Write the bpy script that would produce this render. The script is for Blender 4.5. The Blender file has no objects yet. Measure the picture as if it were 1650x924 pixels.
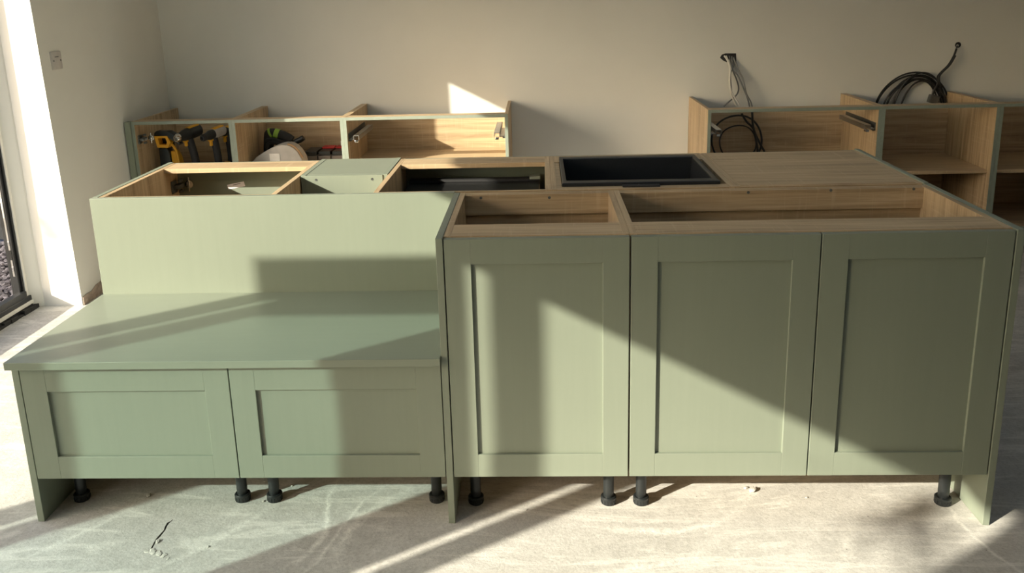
import bpy, bmesh, math, random
import numpy as np
from mathutils import Vector, Matrix
random.seed(7)
SC = bpy.context.scene
COL = SC.collection

# ---------------------------------------------------------------- camera
CAM = Vector((1.50489, -2.11564, 1.49433))
YAW, PITCH, ROLL, FPX = -0.039038, -0.234236, -0.026507, 1337.13
PCX, PCY = 825 - 4.28, 462 - 152.40          # principal point (the photo is a crop)
_f = Vector((math.sin(YAW)*math.cos(PITCH), math.cos(YAW)*math.cos(PITCH), math.sin(PITCH)))
_r0 = Vector((math.cos(YAW), -math.sin(YAW), 0)); _u0 = _r0.cross(_f)
_r = _r0*math.cos(ROLL) + _u0*math.sin(ROLL)
_u = -_r0*math.sin(ROLL) + _u0*math.cos(ROLL)
cam = bpy.data.cameras.new('camera'); camo = bpy.data.objects.new('camera', cam); COL.objects.link(camo)
camo.matrix_world = Matrix(((_r.x, _u.x, -_f.x, CAM.x), (_r.y, _u.y, -_f.y, CAM.y), (_r.z, _u.z, -_f.z, CAM.z), (0, 0, 0, 1)))
cam.sensor_fit = 'HORIZONTAL'; cam.sensor_width = 36.0
cam.lens = FPX/1650*36.0
cam.shift_x = -(PCX-825)/1650; cam.shift_y = (PCY-462)/1650
cam.clip_start = 0.05
SC.camera = camo

def on_plane(axis, px, py, v):
    """point of the pixel's ray on the plane axis = v"""
    d = _f + _r*((px-PCX)/FPX) - _u*((py-PCY)/FPX)
    t = (v-CAM[axis])/d[axis]
    return CAM + d*t
def at_y(px, py, y): return on_plane(1, px, py, y)
def at_x(px, py, x): return on_plane(0, px, py, x)
def at_z(px, py, z): return on_plane(2, px, py, z)

# ---------------------------------------------------------------- sky, sun, exposure
SUN_DIR = Vector((1.0, 0.68, -0.52)).normalized()
w = bpy.data.worlds.new('world'); SC.world = w; w.use_nodes = True
nt = w.node_tree; nt.nodes.clear()
sky = nt.nodes.new('ShaderNodeTexSky'); sky.sky_type = 'NISHITA'; sky.sun_disc = False
sky.sun_elevation = math.radians(23); sky.sun_rotation = math.radians(235)
sky.air_density = 1.0; sky.dust_density = 3.5; sky.ozone_density = 1.0
bg = nt.nodes.new('ShaderNodeBackground'); bg.inputs['Strength'].default_value = 0.37
wo = nt.nodes.new('ShaderNodeOutputWorld')
nt.links.new(sky.outputs[0], bg.inputs[0]); nt.links.new(bg.outputs[0], wo.inputs[0])
sl = bpy.data.lights.new('sun', 'SUN'); sl.energy = 11.3; sl.angle = math.radians(0.55); sl.color = (0.98, 0.91, 0.745)
so = bpy.data.objects.new('sun', sl); COL.objects.link(so)
so.rotation_euler = SUN_DIR.to_track_quat('-Z', 'Y').to_euler(); so.location = (-6, -5, 5)
SC.view_settings.view_transform = 'Standard'; SC.view_settings.look = 'None'
SC.view_settings.exposure = 0.0; SC.view_settings.gamma = 1.0
SC.view_settings.use_curve_mapping = False

# ---------------------------------------------------------------- materials
MATS = {}
def new_mat(name):
    m = bpy.data.materials.new(name); m.use_nodes = True
    MATS[name] = m
    return m, m.node_tree, m.node_tree.nodes['Principled BSDF']
def plain(name, col, rough=0.5, metal=0.0, noise=0.06, nscale=30, bump=0.0, spec=0.5):
    m, t, b = new_mat(name)
    b.inputs['Roughness'].default_value = rough; b.inputs['Metallic'].default_value = metal
    b.inputs['Specular IOR Level'].default_value = spec
    tc = t.nodes.new('ShaderNodeTexCoord'); n = t.nodes.new('ShaderNodeTexNoise')
    n.inputs['Scale'].default_value = nscale; n.inputs['Detail'].default_value = 4
    t.links.new(tc.outputs['Object'], n.inputs['Vector'])
    r = t.nodes.new('ShaderNodeValToRGB')
    r.color_ramp.elements[0].color = tuple(c*(1-noise) for c in col)+(1,)
    r.color_ramp.elements[1].color = tuple(min(1, c*(1+noise)) for c in col)+(1,)
    r.color_ramp.elements[0].position = .3; r.color_ramp.elements[1].position = .7
    t.links.new(n.outputs['Fac'], r.inputs['Fac']); t.links.new(r.outputs['Color'], b.inputs['Base Color'])
    if bump:
        bp = t.nodes.new('ShaderNodeBump'); bp.inputs['Strength'].default_value = bump; bp.inputs['Distance'].default_value = .002
        t.links.new(n.outputs['Fac'], bp.inputs['Height']); t.links.new(bp.outputs['Normal'], b.inputs['Normal'])
    return m
def mapped_noise(t, scale, detail=5, rough=.6, dist=0.0, offset=(0, 0, 0)):
    tc = t.nodes.new('ShaderNodeTexCoord'); mp = t.nodes.new('ShaderNodeMapping')
    mp.inputs['Scale'].default_value = scale; mp.inputs['Location'].default_value = offset
    n = t.nodes.new('ShaderNodeTexNoise'); n.inputs['Scale'].default_value = 1; n.inputs['Detail'].default_value = detail
    n.inputs['Roughness'].default_value = rough; n.inputs['Distortion'].default_value = dist
    t.links.new(tc.outputs['Object'], mp.inputs['Vector']); t.links.new(mp.outputs['Vector'], n.inputs['Vector'])
    return n.outputs['Fac']
def ramp(t, fac, stops):
    r = t.nodes.new('ShaderNodeValToRGB'); e = r.color_ramp.elements
    while len(e) < len(stops): e.new(.5)
    for el, (p, c) in zip(e, stops): el.position = p; el.color = tuple(c)+(1,) if len(c) == 3 else c
    t.links.new(fac, r.inputs['Fac']); return r.outputs['Color']
def mix(t, a, b, fac, mode='MIX'):
    m = t.nodes.new('ShaderNodeMix'); m.data_type = 'RGBA'; m.blend_type = mode
    for s, v in ((m.inputs[6], a), (m.inputs[7], b), (m.inputs[0], fac)):
        if hasattr(v, 'is_output'): t.links.new(v, s)
        else: s.default_value = v
    return m.outputs[2]
def oak(name, axis, tone=1.0):
    m, t, b = new_mat(name)
    along, across, fine = 1.6, 26.0, 120.0
    sc = [across]*3; sc[axis] = along
    g = mapped_noise(t, tuple(sc), 6, .62, .9)
    sc2 = [fine]*3; sc2[axis] = 3.0
    g2 = mapped_noise(t, tuple(sc2), 3, .6)
    sc3 = [5.0]*3; sc3[axis] = 90.0
    g3 = mapped_noise(t, tuple(sc3), 3, .7, 0, (3.1, 1.7, .4))
    T = tone
    c = ramp(t, g, [(.30, (.31*T, .220*T, .130*T)), (.48, (.485*T, .355*T, .212*T)), (.68, (.585*T, .445*T, .280*T))])
    c2 = ramp(t, g2, [(.35, (.72, .70, .67)), (.6, (1, 1, 1))])
    c = mix(t, c, c2, .75, 'MULTIPLY')
    c3 = ramp(t, g3, [(.55, (1, 1, 1)), (.72, (1.0, 1.0, 1.0))])
    s3 = ramp(t, g3, [(.56, (0, 0, 0)), (.70, (.30, .30, .30))])
    c = mix(t, c, (.62*T, .485*T, .325*T, 1), s3)
    t.links.new(c, b.inputs['Base Color'])
    b.inputs['Roughness'].default_value = .46; b.inputs['Specular IOR Level'].default_value = .5
    bp = t.nodes.new('ShaderNodeBump'); bp.inputs['Strength'].default_value = .18; bp.inputs['Distance'].default_value = .001
    t.links.new(g2, bp.inputs['Height']); t.links.new(bp.outputs['Normal'], b.inputs['Normal'])
    return m
OX, OY, OZ = oak('oak_grain_x', 0), oak('oak_grain_y', 1), oak('oak_grain_z', 2)
def sage(name, axis, col=(.214, .244, .190), rough=.42):
    m, t, b = new_mat(name)
    sc = [70.0]*3; sc[axis] = 3.5
    g = mapped_noise(t, tuple(sc), 4, .65)
    big = mapped_noise(t, (2.2, 2.2, 2.2), 2, .5)
    c = ramp(t, g, [(.3, tuple(v*.982 for v in col)), (.7, tuple(v*1.015 for v in col))])
    c2 = ramp(t, big, [(.3, (.96, .96, .96)), (.7, (1, 1, 1))])
    t.links.new(mix(t, c, c2, 1.0, 'MULTIPLY'), b.inputs['Base Color'])
    b.inputs['Roughness'].default_value = rough
    bp = t.nodes.new('ShaderNodeBump'); bp.inputs['Strength'].default_value = .12; bp.inputs['Distance'].default_value = .0008
    t.links.new(g, bp.inputs['Height']); t.links.new(bp.outputs['Normal'], b.inputs['Normal'])
    return m
GZ, GX = sage('sage_paint_upright', 2), sage('sage_paint_level', 0, rough=.34)
EDGE = plain('grey_green_edging', (.225, .26, .215), .5)
WALL = plain('cream_wall_plaster', (.71, .71, .67), .9, noise=.025, nscale=3, spec=.2)
REVEAL = plain('white_wall_plaster', (.80, .79, .75), .9, noise=.02, nscale=4, spec=.2)
CEIL = plain('ceiling_white', (.77, .77, .75), .9, noise=.02, spec=.2)
RAW = plain('raw_plaster_brown', (.42, .34, .28), .95, noise=.25, nscale=40, bump=.4)
BLK = plain('black_plastic', (.016, .019, .020), .36, noise=.15)
BLKF = plain('black_window_frame', (.018, .019, .021), .35)
BLKM = plain('black_soft', (.020, .020, .021), .75)
SINK = plain('black_composite', (.010, .012, .015), .42, noise=.3, nscale=300)
GLOSS = plain('black_gloss', (.02, .02, .02), .25)
STEEL = plain('zinc_steel', (.55, .55, .54), .32, metal=1.0)
CHROME = plain('bright_steel', (.75, .74, .72), .18, metal=1.0)
DKSTEEL = plain('dark_steel', (.16, .17, .17), .4, metal=.8)
YEL = plain('tool_yellow', (.72, .36, .02), .45)
LIME = plain('lime_band', (.25, .42, .05), .5)
RED = plain('red_plastic', (.45, .02, .02), .45)
WHITE = plain('white_plastic', (.72, .70, .66), .4)
PLATE = plain('grey_white_plate', (.52, .50, .48), .5)
PAPER = plain('white_paper', (.85, .82, .84), .8, noise=.03)
INK = plain('ink_grey', (.12, .12, .13), .8)
DUSTY = plain('dusty_grey_cover', (.44, .42, .395), .85, noise=.10, nscale=18)
TAN = plain('tan_edge', (.34, .22, .12), .7)
GREYBOX = plain('grey_plastic_box', (.13, .12, .115), .55)
CABGREY = plain('grey_cable', (.16, .165, .165), .5)
CABWHITE = plain('white_cable', (.60, .59, .55), .5)
CABBLK = plain('black_cable', (.018, .019, .019), .45)
STONE = plain('slate_chippings', (.085, .076, .090), .8, noise=.5, nscale=9)
DKWOOD = plain('black_stained_timber', (.010, .012, .016), .8, noise=.3)
CRUMB = plain('plaster_crumb', (.54, .52, .47), .95, noise=.1)
CRACK = plain('crack_dark_mortar', (.12, .11, .10), .95, noise=.3)

STREAKS = [([(.866, .26), (.836, .17), (.841, .07), (.869, 0), (.863, -.085), (.823, -.164), (.74, -.24)], .014, 1.0),
    ([(1.15, .22), (1.047, .137), (.97, .043), (.933, -.05), (.93, -.16), (.95, -.27)], .028, .7),
    ([(1.033, .22), (.97, .137), (.925, .043), (.905, -.072), (.86, -.2), (.78, -.3)], .010, .8),
    ([(2.10, .10), (2.025, .024), (1.928, -.019), (1.785, -.032), (1.645, -.018), (1.52, .0)], .022, .6),
    ([(2.70, .15), (2.684, .036), (2.697, -.076), (2.74, -.2), (2.8, -.3)], .009, .9),
    ([(.72, .16), (.66, .05), (.58, -.06), (.45, -.2), (.3, -.3)], .02, .5), ([(.25, .1), (.2, .0), (.1, -.12), (.0, -.26)], .02, .5),
    ([(2.45, .12), (2.36, -.02), (2.30, -.15), (2.2, -.3)], .03, .5), ([(1.95, -.1), (1.86, -.16), (1.7, -.2), (1.55, -.3)], .03, .5)]
def concrete():
    m, t, b = new_mat('concrete_screed')
    n1 = mapped_noise(t, (1.3, 1.3, 1.3), 6, .6, .6)
    n2 = mapped_noise(t, (22, 22, 22), 7, .72)
    c = ramp(t, n1, [(.25, (.475, .46, .43)), (.5, (.555, .54, .505)), (.75, (.625, .61, .575))])
    c2 = ramp(t, n2, [(.25, (.80, .795, .785)), (.75, (1.10, 1.10, 1.10))])
    c = mix(t, c, c2, 1.0, 'MULTIPLY')
    n4 = mapped_noise(t, (110, 110, 110), 5, .8); c4 = ramp(t, n4, [(.30, (.76, .755, .745)), (.52, (1, 1, 1)), (.72, (1.12, 1.12, 1.12))])
    c = mix(t, c, c4, 1.0, 'MULTIPLY')
    # trowel streaks: pale, long, swirled along one diagonal
    tc = t.nodes.new('ShaderNodeTexCoord'); mp = t.nodes.new('ShaderNodeMapping')
    mp.inputs['Rotation'].default_value = (0, 0, math.radians(-52)); mp.inputs['Scale'].default_value = (1.3, 9.0, 1)
    n = t.nodes.new('ShaderNodeTexNoise'); n.inputs['Scale'].default_value = 1; n.inputs['Detail'].default_value = 8
    n.inputs['Roughness'].default_value = .68; n.inputs['Distortion'].default_value = 1.6
    t.links.new(tc.outputs['Object'], mp.inputs['Vector']); t.links.new(mp.outputs['Vector'], n.inputs['Vector'])
    s = ramp(t, n.outputs['Fac'], [(.52, (0, 0, 0)), (.60, (.55, .55, .55)), (.66, (.06, .06, .06))])
    c = mix(t, c, (.78, .755, .70, 1), s)
    s2 = ramp(t, n.outputs['Fac'], [(.30, (.25, .25, .25)), (.38, (0, 0, 0))])
    c = mix(t, c, (.46, .43, .38, 1), s2)
    # individual pale laitance trails: x = cubic(y) (or y = cubic(x)), half-width w
    sp = t.nodes.new('ShaderNodeSeparateXYZ'); t.links.new(tc.outputs['Object'], sp.inputs[0])
    def mth(op, *a, clamp=False):
        k = t.nodes.new('ShaderNodeMath'); k.operation = op; k.use_clamp = clamp
        for i, v in enumerate(a):
            if hasattr(v, 'is_output'): t.links.new(v, k.inputs[i])
            else: k.inputs[i].default_value = v
        return k.outputs[0]
    wob = mth('MULTIPLY', mth('SUBTRACT', mapped_noise(t, (14, 14, 14), 4, .6), .5), .035)
    acc = None
    for pts, wd, amp in STREAKS:
        swap = abs(pts[-1][0]-pts[0][0]) > abs(pts[-1][1]-pts[0][1])*1.6
        U, Vv = (sp.outputs[0], sp.outputs[1]) if swap else (sp.outputs[1], sp.outputs[0])
        us = [q[0] if swap else q[1] for q in pts]; vs = [q[1] if swap else q[0] for q in pts]
        u0 = sum(us)/len(us); c0 = np.polyfit([u-u0 for u in us], vs, 3)
        du = mth('SUBTRACT', U, u0)
        p = mth('MULTIPLY_ADD', du, float(c0[0]), float(c0[1])); p = mth('MULTIPLY_ADD', p, du, float(c0[2])); p = mth('MULTIPLY_ADD', p, du, float(c0[3]))
        d = mth('ABSOLUTE', mth('ADD', mth('SUBTRACT', Vv, p), wob))
        k = mth('SUBTRACT', 1.0, mth('DIVIDE', d, wd), clamp=True)
        r_ = mth('DIVIDE', mth('ABSOLUTE', du), (max(us)-min(us))*.55)
        k = mth('MULTIPLY', k, mth('MULTIPLY', mth('SUBTRACT', 1.0, r_, clamp=True), amp*1.6, clamp=True))
        acc = k if acc is None else mth('MAXIMUM', acc, k)
    grit = mth('MULTIPLY', mth('SUBTRACT', mapped_noise(t, (55, 55, 55), 6, .7), .25), 2.4, clamp=True)
    c = mix(t, c, (.86, .84, .78, 1), mth('MULTIPLY', acc, grit, clamp=True))
    # pits
    v = t.nodes.new('ShaderNodeTexVoronoi'); v.inputs['Scale'].default_value = 34; v.inputs['Randomness'].default_value = 1
    t.links.new(tc.outputs['Object'], v.inputs['Vector'])
    pit = ramp(t, v.outputs['Distance'], [(.0, (.6, .6, .6)), (.07, (.6, .6, .6)), (.10, (0, 0, 0))])
    pm = mapped_noise(t, (60, 60, 60), 2, .5); pk = ramp(t, pm, [(.60, (0, 0, 0)), (.64, (1, 1, 1))])
    pit = mix(t, pit, pk, 1.0, 'MULTIPLY')
    c = mix(t, c, (.16, .14, .12, 1), pit)
    t.links.new(c, b.inputs['Base Color']); b.inputs['Roughness'].default_value = .82; b.inputs['Specular IOR Level'].default_value = .25
    n3 = mapped_noise(t, (140, 140, 140), 6, .75)
    add = t.nodes.new('ShaderNodeMath'); add.operation = 'MULTIPLY_ADD'; add.inputs[1].default_value = 1.2
    t.links.new(n2, add.inputs[0]); t.links.new(n3, add.inputs[2])
    bp = t.nodes.new('ShaderNodeBump'); bp.inputs['Strength'].default_value = .55; bp.inputs['Distance'].default_value = .002
    t.links.new(add.outputs[0], bp.inputs['Height']); t.links.new(bp.outputs['Normal'], b.inputs['Normal'])
    return m
CONC = concrete()
def glass():
    m = bpy.data.materials.new('window_glass'); m.use_nodes = True; t = m.node_tree
    t.nodes.remove(t.nodes['Principled BSDF'])
    tr = t.nodes.new('ShaderNodeBsdfTransparent'); tr.inputs[0].default_value = (.80, .86, .865, 1)
    gl = t.nodes.new('ShaderNodeBsdfGlossy'); gl.inputs['Roughness'].default_value = .02
    mx = t.nodes.new('ShaderNodeMixShader'); mx.inputs[0].default_value = .05
    t.links.new(tr.outputs[0], mx.inputs[1]); t.links.new(gl.outputs[0], mx.inputs[2])
    t.links.new(mx.outputs[0], t.nodes['Material Output'].inputs[0])
    return m
GLASS = glass()

# ---------------------------------------------------------------- builders
class Thing:
    """an Empty at the thing's base; parts are given in room coordinates"""
    def __init__(s, name, label, cat, loc, group=None, kind=None):
        s.o = bpy.data.objects.new(name, None); COL.objects.link(s.o)
        s.loc = Vector(loc); s.o.location = s.loc; s.o.empty_display_size = .05
        s.o['label'] = label; s.o['category'] = cat
        if group: s.o['group'] = group
        if kind: s.o['kind'] = kind
def link(name, bm, mats, parent=None, base=None, smooth=False, label=None):
    """one mesh object. parent: Thing or part object; geometry in room coordinates"""
    if not isinstance(mats, (list, tuple)): mats = [mats]
    if isinstance(parent, Thing): base, par = parent.loc, parent.o
    elif parent is not None: base, par = Vector(parent['base']), parent
    else: base, par = Vector(base or (0, 0, 0)), None
    bmesh.ops.translate(bm, verts=bm.verts, vec=-base)
    bmesh.ops.recalc_face_normals(bm, faces=bm.faces)
    me = bpy.data.meshes.new(name); bm.to_mesh(me); bm.free()
    for m in mats: me.materials.append(m)
    if smooth:
        for p in me.polygons: p.use_smooth = True
        me.set_sharp_from_angle(angle=math.radians(38))
    o = bpy.data.objects.new(name, me); COL.objects.link(o)
    if par is not None: o.parent = par
    else: o.location = base
    o['base'] = tuple(base)
    if label: o['label'] = label
    return o
def tag(o, label, cat, group=None, kind=None):
    o['label'] = label; o['category'] = cat
    if group: o['group'] = group
    if kind: o['kind'] = kind
    return o
def B(): return bmesh.new()
def box(bm, x0, x1, y0, y1, z0, z1, bev=0.0, mi=0, front=None, top=None):
    """axis box; front/top: material index for the -y / +z face"""
    vs = [bm.verts.new((x, y, z)) for x in (x0, x1) for y in (y0, y1) for z in (z0, z1)]
    idx = {'-x': (0, 1, 3, 2), '+x': (4, 6, 7, 5), '-y': (0, 4, 5, 1), '+y': (2, 3, 7, 6), '-z': (0, 2, 6, 4), '+z': (1, 5, 7, 3)}
    fs = []
    for k, q in idx.items():
        f = bm.faces.new([vs[i] for i in q]); f.material_index = mi
        if k == '-y' and front is not None: f.material_index = front
        if k == '+z' and top is not None: f.material_index = top
        fs.append(f)
    if bev > 0:
        es = list({e for f in fs for e in f.edges})
        bmesh.ops.bevel(bm, geom=es, offset=bev, segments=2, profile=.5, affect='EDGES')
    return fs
def obox(bm, mtx, sx, sy, sz, bev=0.0, mi=0):
    """box centred at mtx"""
    n0 = set(bm.verts)
    fs = box(bm, -sx/2, sx/2, -sy/2, sy/2, -sz/2, sz/2, bev, mi)
    vs = [v for v in bm.verts if v not in n0]
    bmesh.ops.transform(bm, matrix=mtx, verts=vs)
def lathe(bm, prof, mtx=Matrix(), seg=24, mi=0, caps=True):
    """prof: (r, z) pairs"""
    rings = []
    for r, z in prof:
        rings.append([bm.verts.new(mtx @ Vector((r*math.cos(2*math.pi*k/seg), r*math.sin(2*math.pi*k/seg), z))) for k in range(seg)])
    for a, b in zip(rings, rings[1:]):
        for k in range(seg):
            f = bm.faces.new((a[k], a[(k+1) % seg], b[(k+1) % seg], b[k])); f.material_index = mi
    if caps:
        for rg in (rings[0], rings[-1]):
            f = bm.faces.new(rg); f.material_index = mi
def spline(pts, n=8):
    P = [Vector(p) for p in pts]; out = []
    P = [P[0]*2-P[1]] + P + [P[-1]*2-P[-2]]
    for i in range(1, len(P)-2):
        for k in range(n):
            t = k/n; a, b, c, d = P[i-1], P[i], P[i+1], P[i+2]
            out.append(.5*((2*b)+(c-a)*t+(2*a-5*b+4*c-d)*t*t+(3*b-a-3*c+d)*t**3))
    out.append(P[-2]); return out
def tube(bm, pts, r, seg=8, mi=0, radii=None):
    rings = []; up = Vector((0, 0, 1))
    for i, p in enumerate(pts):
        d = (pts[min(i+1, len(pts)-1)]-pts[max(i-1, 0)])
        if d.length < 1e-9: d = Vector((0, 0, 1))
        d.normalize()
        s = d.cross(up)
        if s.length < 1e-3: s = d.cross(Vector((1, 0, 0)))
        s.normalize(); v = s.cross(d)
        rr = radii[i] if radii else r
        rings.append([bm.verts.new(p+s*rr*math.cos(2*math.pi*k/seg)+v*rr*math.sin(2*math.pi*k/seg)) for k in range(seg)])
        up = v
    for a, b in zip(rings, rings[1:]):
        for k in range(seg):
            f = bm.faces.new((a[k], a[(k+1) % seg], b[(k+1) % seg], b[k])); f.material_index = mi
    for rg in (rings[0], rings[-1]):
        f = bm.faces.new(rg); f.material_index = mi
def prism(bm, poly, mtx, depth, bev=0.0, mi=0):
    """poly in local xy extruded along local z by depth"""
    n0 = set(bm.verts)
    a = [bm.verts.new((x, y, 0)) for x, y in poly]; b = [bm.verts.new((x, y, depth)) for x, y in poly]
    fs = [bm.faces.new(a), bm.faces.new(b)]
    for k in range(len(a)):
        fs.append(bm.faces.new((a[k], a[(k+1) % len(a)], b[(k+1) % len(a)], b[k])))
    for f in fs: f.material_index = mi
    if bev:
        es = list({e for f in fs[:2] for e in f.edges})
        bmesh.ops.bevel(bm, geom=es, offset=bev, segments=2, profile=.5, affect='EDGES')
    bmesh.ops.transform(bm, matrix=mtx, verts=[v for v in bm.verts if v not in n0])
def frame_mtx(o, ex, ey, ez):
    m = Matrix.Identity(4)
    for i, v in enumerate((ex, ey, ez)):
        v = Vector(v).normalized()
        for k in range(3): m[k][i] = v[k]
    for k in range(3): m[k][3] = o[k]
    return m
def struct(name, bm, mats, parent=None, label=None):
    o = link(name, bm, mats, parent)
    if parent is None: o['kind'] = 'structure'
    if label: o['label'] = label
    return o
def fz(x): return .0095-.0066*x                 # the screed falls slightly to one side

# ================================================================ SETTING
XW, YW, XR, YR, ZC = -.812, 2.998, 6.6, -6.2, 2.55   # inner room faces
WX0 = -1.14                                         # outer face of the glazed wall
Y_OP0, Y_OP1, Z_HEAD = -2.72, 1.765, 2.08           # glazed opening
# floor, with a real crack let into it
crack_px = [(279, 840), (276, 843.5), (270, 846), (266, 853), (264.5, 858), (260, 863), (252, 872), (248, 879), (243, 888.5),
            (246, 888), (250, 880), (254, 873.5), (259, 868.5), (262, 864.5), (267, 858), (269.5, 852), (273, 847), (278, 843)]
def fp(px, py):
    p = at_z(px, py, 0); return Vector((p.x, p.y, fz(p.x)))
bm = B()
outer = [bm.verts.new((x, y, fz(x))) for x, y in ((-1.25, YR-.2), (XR+.2, YR-.2), (XR+.2, YW+.2), (-1.25, YW+.2))]
inner = [bm.verts.new(fp(*q)) for q in crack_px]
es = [bm.edges.new((L[k], L[(k+1) % len(L)])) for L in (outer, inner) for k in range(len(L))]
bmesh.ops.triangle_fill(bm, use_beauty=True, use_dissolve=False, edges=es)
low = [bm.verts.new(v.co-Vector((0, 0, .011))) for v in inner]
for k in range(len(inner)):
    bm.faces.new((inner[k], inner[(k+1) % len(inner)], low[(k+1) % len(inner)], low[k])).material_index = 1
bm.faces.new(low).material_index = 1
bmesh.ops.recalc_face_normals(bm, faces=bm.faces)
floor = struct('floor', bm, [CONC, CRACK])
# ceiling with two deep shafts and rooflights, added out of view to brighten level surfaces
RL = [(.45, 1.45), (2.15, 3.15)]; RY0, RY1, RZ = -1.9, 1.5, 3.27
bm = B()
for x0, x1 in ((-1.3, RL[0][0]), (RL[0][1], RL[1][0]), (RL[1][1], XR+.2)): box(bm, x0, x1, RY0, RY1, ZC, ZC+.1)
box(bm, -1.3, XR+.2, YR-.2, RY0, ZC, ZC+.1); box(bm, -1.3, XR+.2, RY1, YW+.2, ZC, ZC+.1)
ceil = struct('ceiling', bm, CEIL)
for n, (x0, x1) in enumerate(RL):
    bm = B()
    box(bm, x0-.03, x0, RY0-.03, RY1+.03, ZC+.1, RZ); box(bm, x1, x1+.03, RY0-.03, RY1+.03, ZC+.1, RZ)
    box(bm, x0, x1, RY0-.03, RY0, ZC+.1, RZ); box(bm, x0, x1, RY1, RY1+.03, ZC+.1, RZ)
    link('rooflight_shaft', bm, CEIL, ceil)
    wd = Thing('window_%d' % (n+1), 'rooflight over the island', 'window', ((x0+x1)/2, -.35, RZ), kind='structure')
    bm = B()
    for a in ((x0-.03, x0+.03, RY0-.03, RY1+.03), (x1-.03, x1+.03, RY0-.03, RY1+.03), (x0+.03, x1-.03, RY0-.03, RY0+.03), (x0+.03, x1-.03, RY1-.03, RY1+.03)): box(bm, *a, RZ, RZ+.06)
    link('window_frame', bm, BLKF, wd)
    bm = B(); box(bm, x0+.03, x1-.03, RY0+.03, RY1-.03, RZ+.02, RZ+.03); link('pane', bm, GLASS, wd)
bm = B(); box(bm, -1.3, XR+.2, YW, YW+.2, -.05, ZC); struct('wall_back', bm, WALL)
bm = B(); box(bm, XR, XR+.2, YR, YW, -.05, ZC); struct('wall_right', bm, WALL)
bm = B(); box(bm, -1.3, XR+.2, YR-.2, YR, -.05, ZC); struct('wall_front', bm, WALL)
bm = B()
box(bm, WX0, XW, YR, Y_OP0, -.05, ZC); box(bm, WX0, XW, Y_OP0, Y_OP1, Z_HEAD+.02, ZC)
# pier between the opening and the corner, its arris a little out of plumb
a = [(-.822, Y_OP1, -.05), (-.872, Y_OP1, ZC), (XW, YW, ZC), (XW, YW, -.05)]
b = [(WX0, Y_OP1, -.05), (WX0, Y_OP1, ZC), (WX0, YW, ZC), (WX0, YW, -.05)]
va = [bm.verts.new(q) for q in a]; vb = [bm.verts.new(q) for q in b]
bm.faces.new(va); bm.faces.new(vb)
for k in range(4):
    f = bm.faces.new((va[k], va[(k+1) % 4], vb[(k+1) % 4], vb[k]))
    if k == 0: f.material_index = 1
wl = struct('wall_left', bm, [WALL, REVEAL])
# rounded white bead where the reveal meets the door frame
bm = B(); prism(bm, [(-1.018, Y_OP1+.001), (-1.024, Y_OP1-.006), (-1.072, Y_OP1-.040), (-1.074, Y_OP1+.001)], Matrix.Translation((0, 0, .012)), 2.06)
link('plaster_splay', bm, REVEAL, wl)
# band of bare plaster at the foot of the wall behind the bench
bm = B()
poly = [(1.768, .0), (1.768, .055), (1.80, .06), (1.85, .058), (1.90, .075), (1.97, .08), (2.1, .07), (2.3, .08), (2.39, .07), (2.39, 0)]
prism(bm, poly, frame_mtx((-.8195, 0, 0.002), (0, 1, 0), (0, 0, 1), (1, 0, 0)), .003)
link('bare_plaster', bm, RAW, wl)

# door frame of the opening (black) with its lock keeps
fr = Thing('door_frame', 'black metal frame of the open folding doors beside the white reveal', 'door frame', (-1.08, 1.7, 0), kind='structure')
fr.o.name = 'door_1'
bm = B(); box(bm, -1.135, -1.075, 1.705, 1.763, .0, Z_HEAD, .003); j = link('jamb', bm, BLKF, fr)
bm = B()
box(bm, -1.115, -1.085, 1.690, 1.706, .04, Z_HEAD, .002)
link('jamb_bead', bm, BLKF, j)
bm = B(); box(bm, -1.075, -1.069, 1.712, 1.763, .02, Z_HEAD, .001); link('seal_strip', bm, WHITE, j)
bm = B(); box(bm, -1.105, -1.0955, 1.6885, 1.6905, .20, 1.15, .0005); k = link('lock_keep', bm, STEEL, j)
for z0, z1, m in ((.50, .60, WHITE), (.285, .335, BLKM), (.225, .25, CHROME), (.36, .38, CHROME), (.68, .70, CHROME), (.85, .95, WHITE)):
    bm = B(); box(bm, -1.1045, -1.096, 1.6870, 1.6886, z0, z1, .0005); link('keep_plate', bm, m, fr)
bm = B(); box(bm, -1.135, -1.060, Y_OP0, 1.763, -.03, .088, .003); box(bm, -1.128, -1.112, Y_OP0, 1.705, .088, .102, .001)
box(bm, -1.085, -1.062, Y_OP0, 1.705, .088, .118, .001)
link('threshold', bm, BLKF, fr)
bm = B(); box(bm, -1.061, -1.054, Y_OP0, 1.74, .045, .064, .002); link('sealant_line', bm, WHITE, fr)
bm = B()
for k in range(90):
    y = Y_OP0+.1+k*.05; box(bm, -1.062, -1.046+.01*random.random(), y, y+.05, fz(-1)-.004, .022+.02*random.random(), .003)
link('membrane_edge', bm, BLKM, fr)
bm = B(); box(bm, -1.12, -1.04, Y_OP0, 1.763, 2.045, Z_HEAD+.03, .003); link('head', bm, BLKF, fr)
bm = B(); box(bm, -1.10, -1.04, -1.728, -1.660, .028, 2.045, .003); link('mullion', bm, BLKF, fr)
bm = B(); box(bm, -1.12, -1.04, Y_OP0, Y_OP0+.05, .0, 2.045, .003); link('jamb', bm, BLKF, fr)

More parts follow.
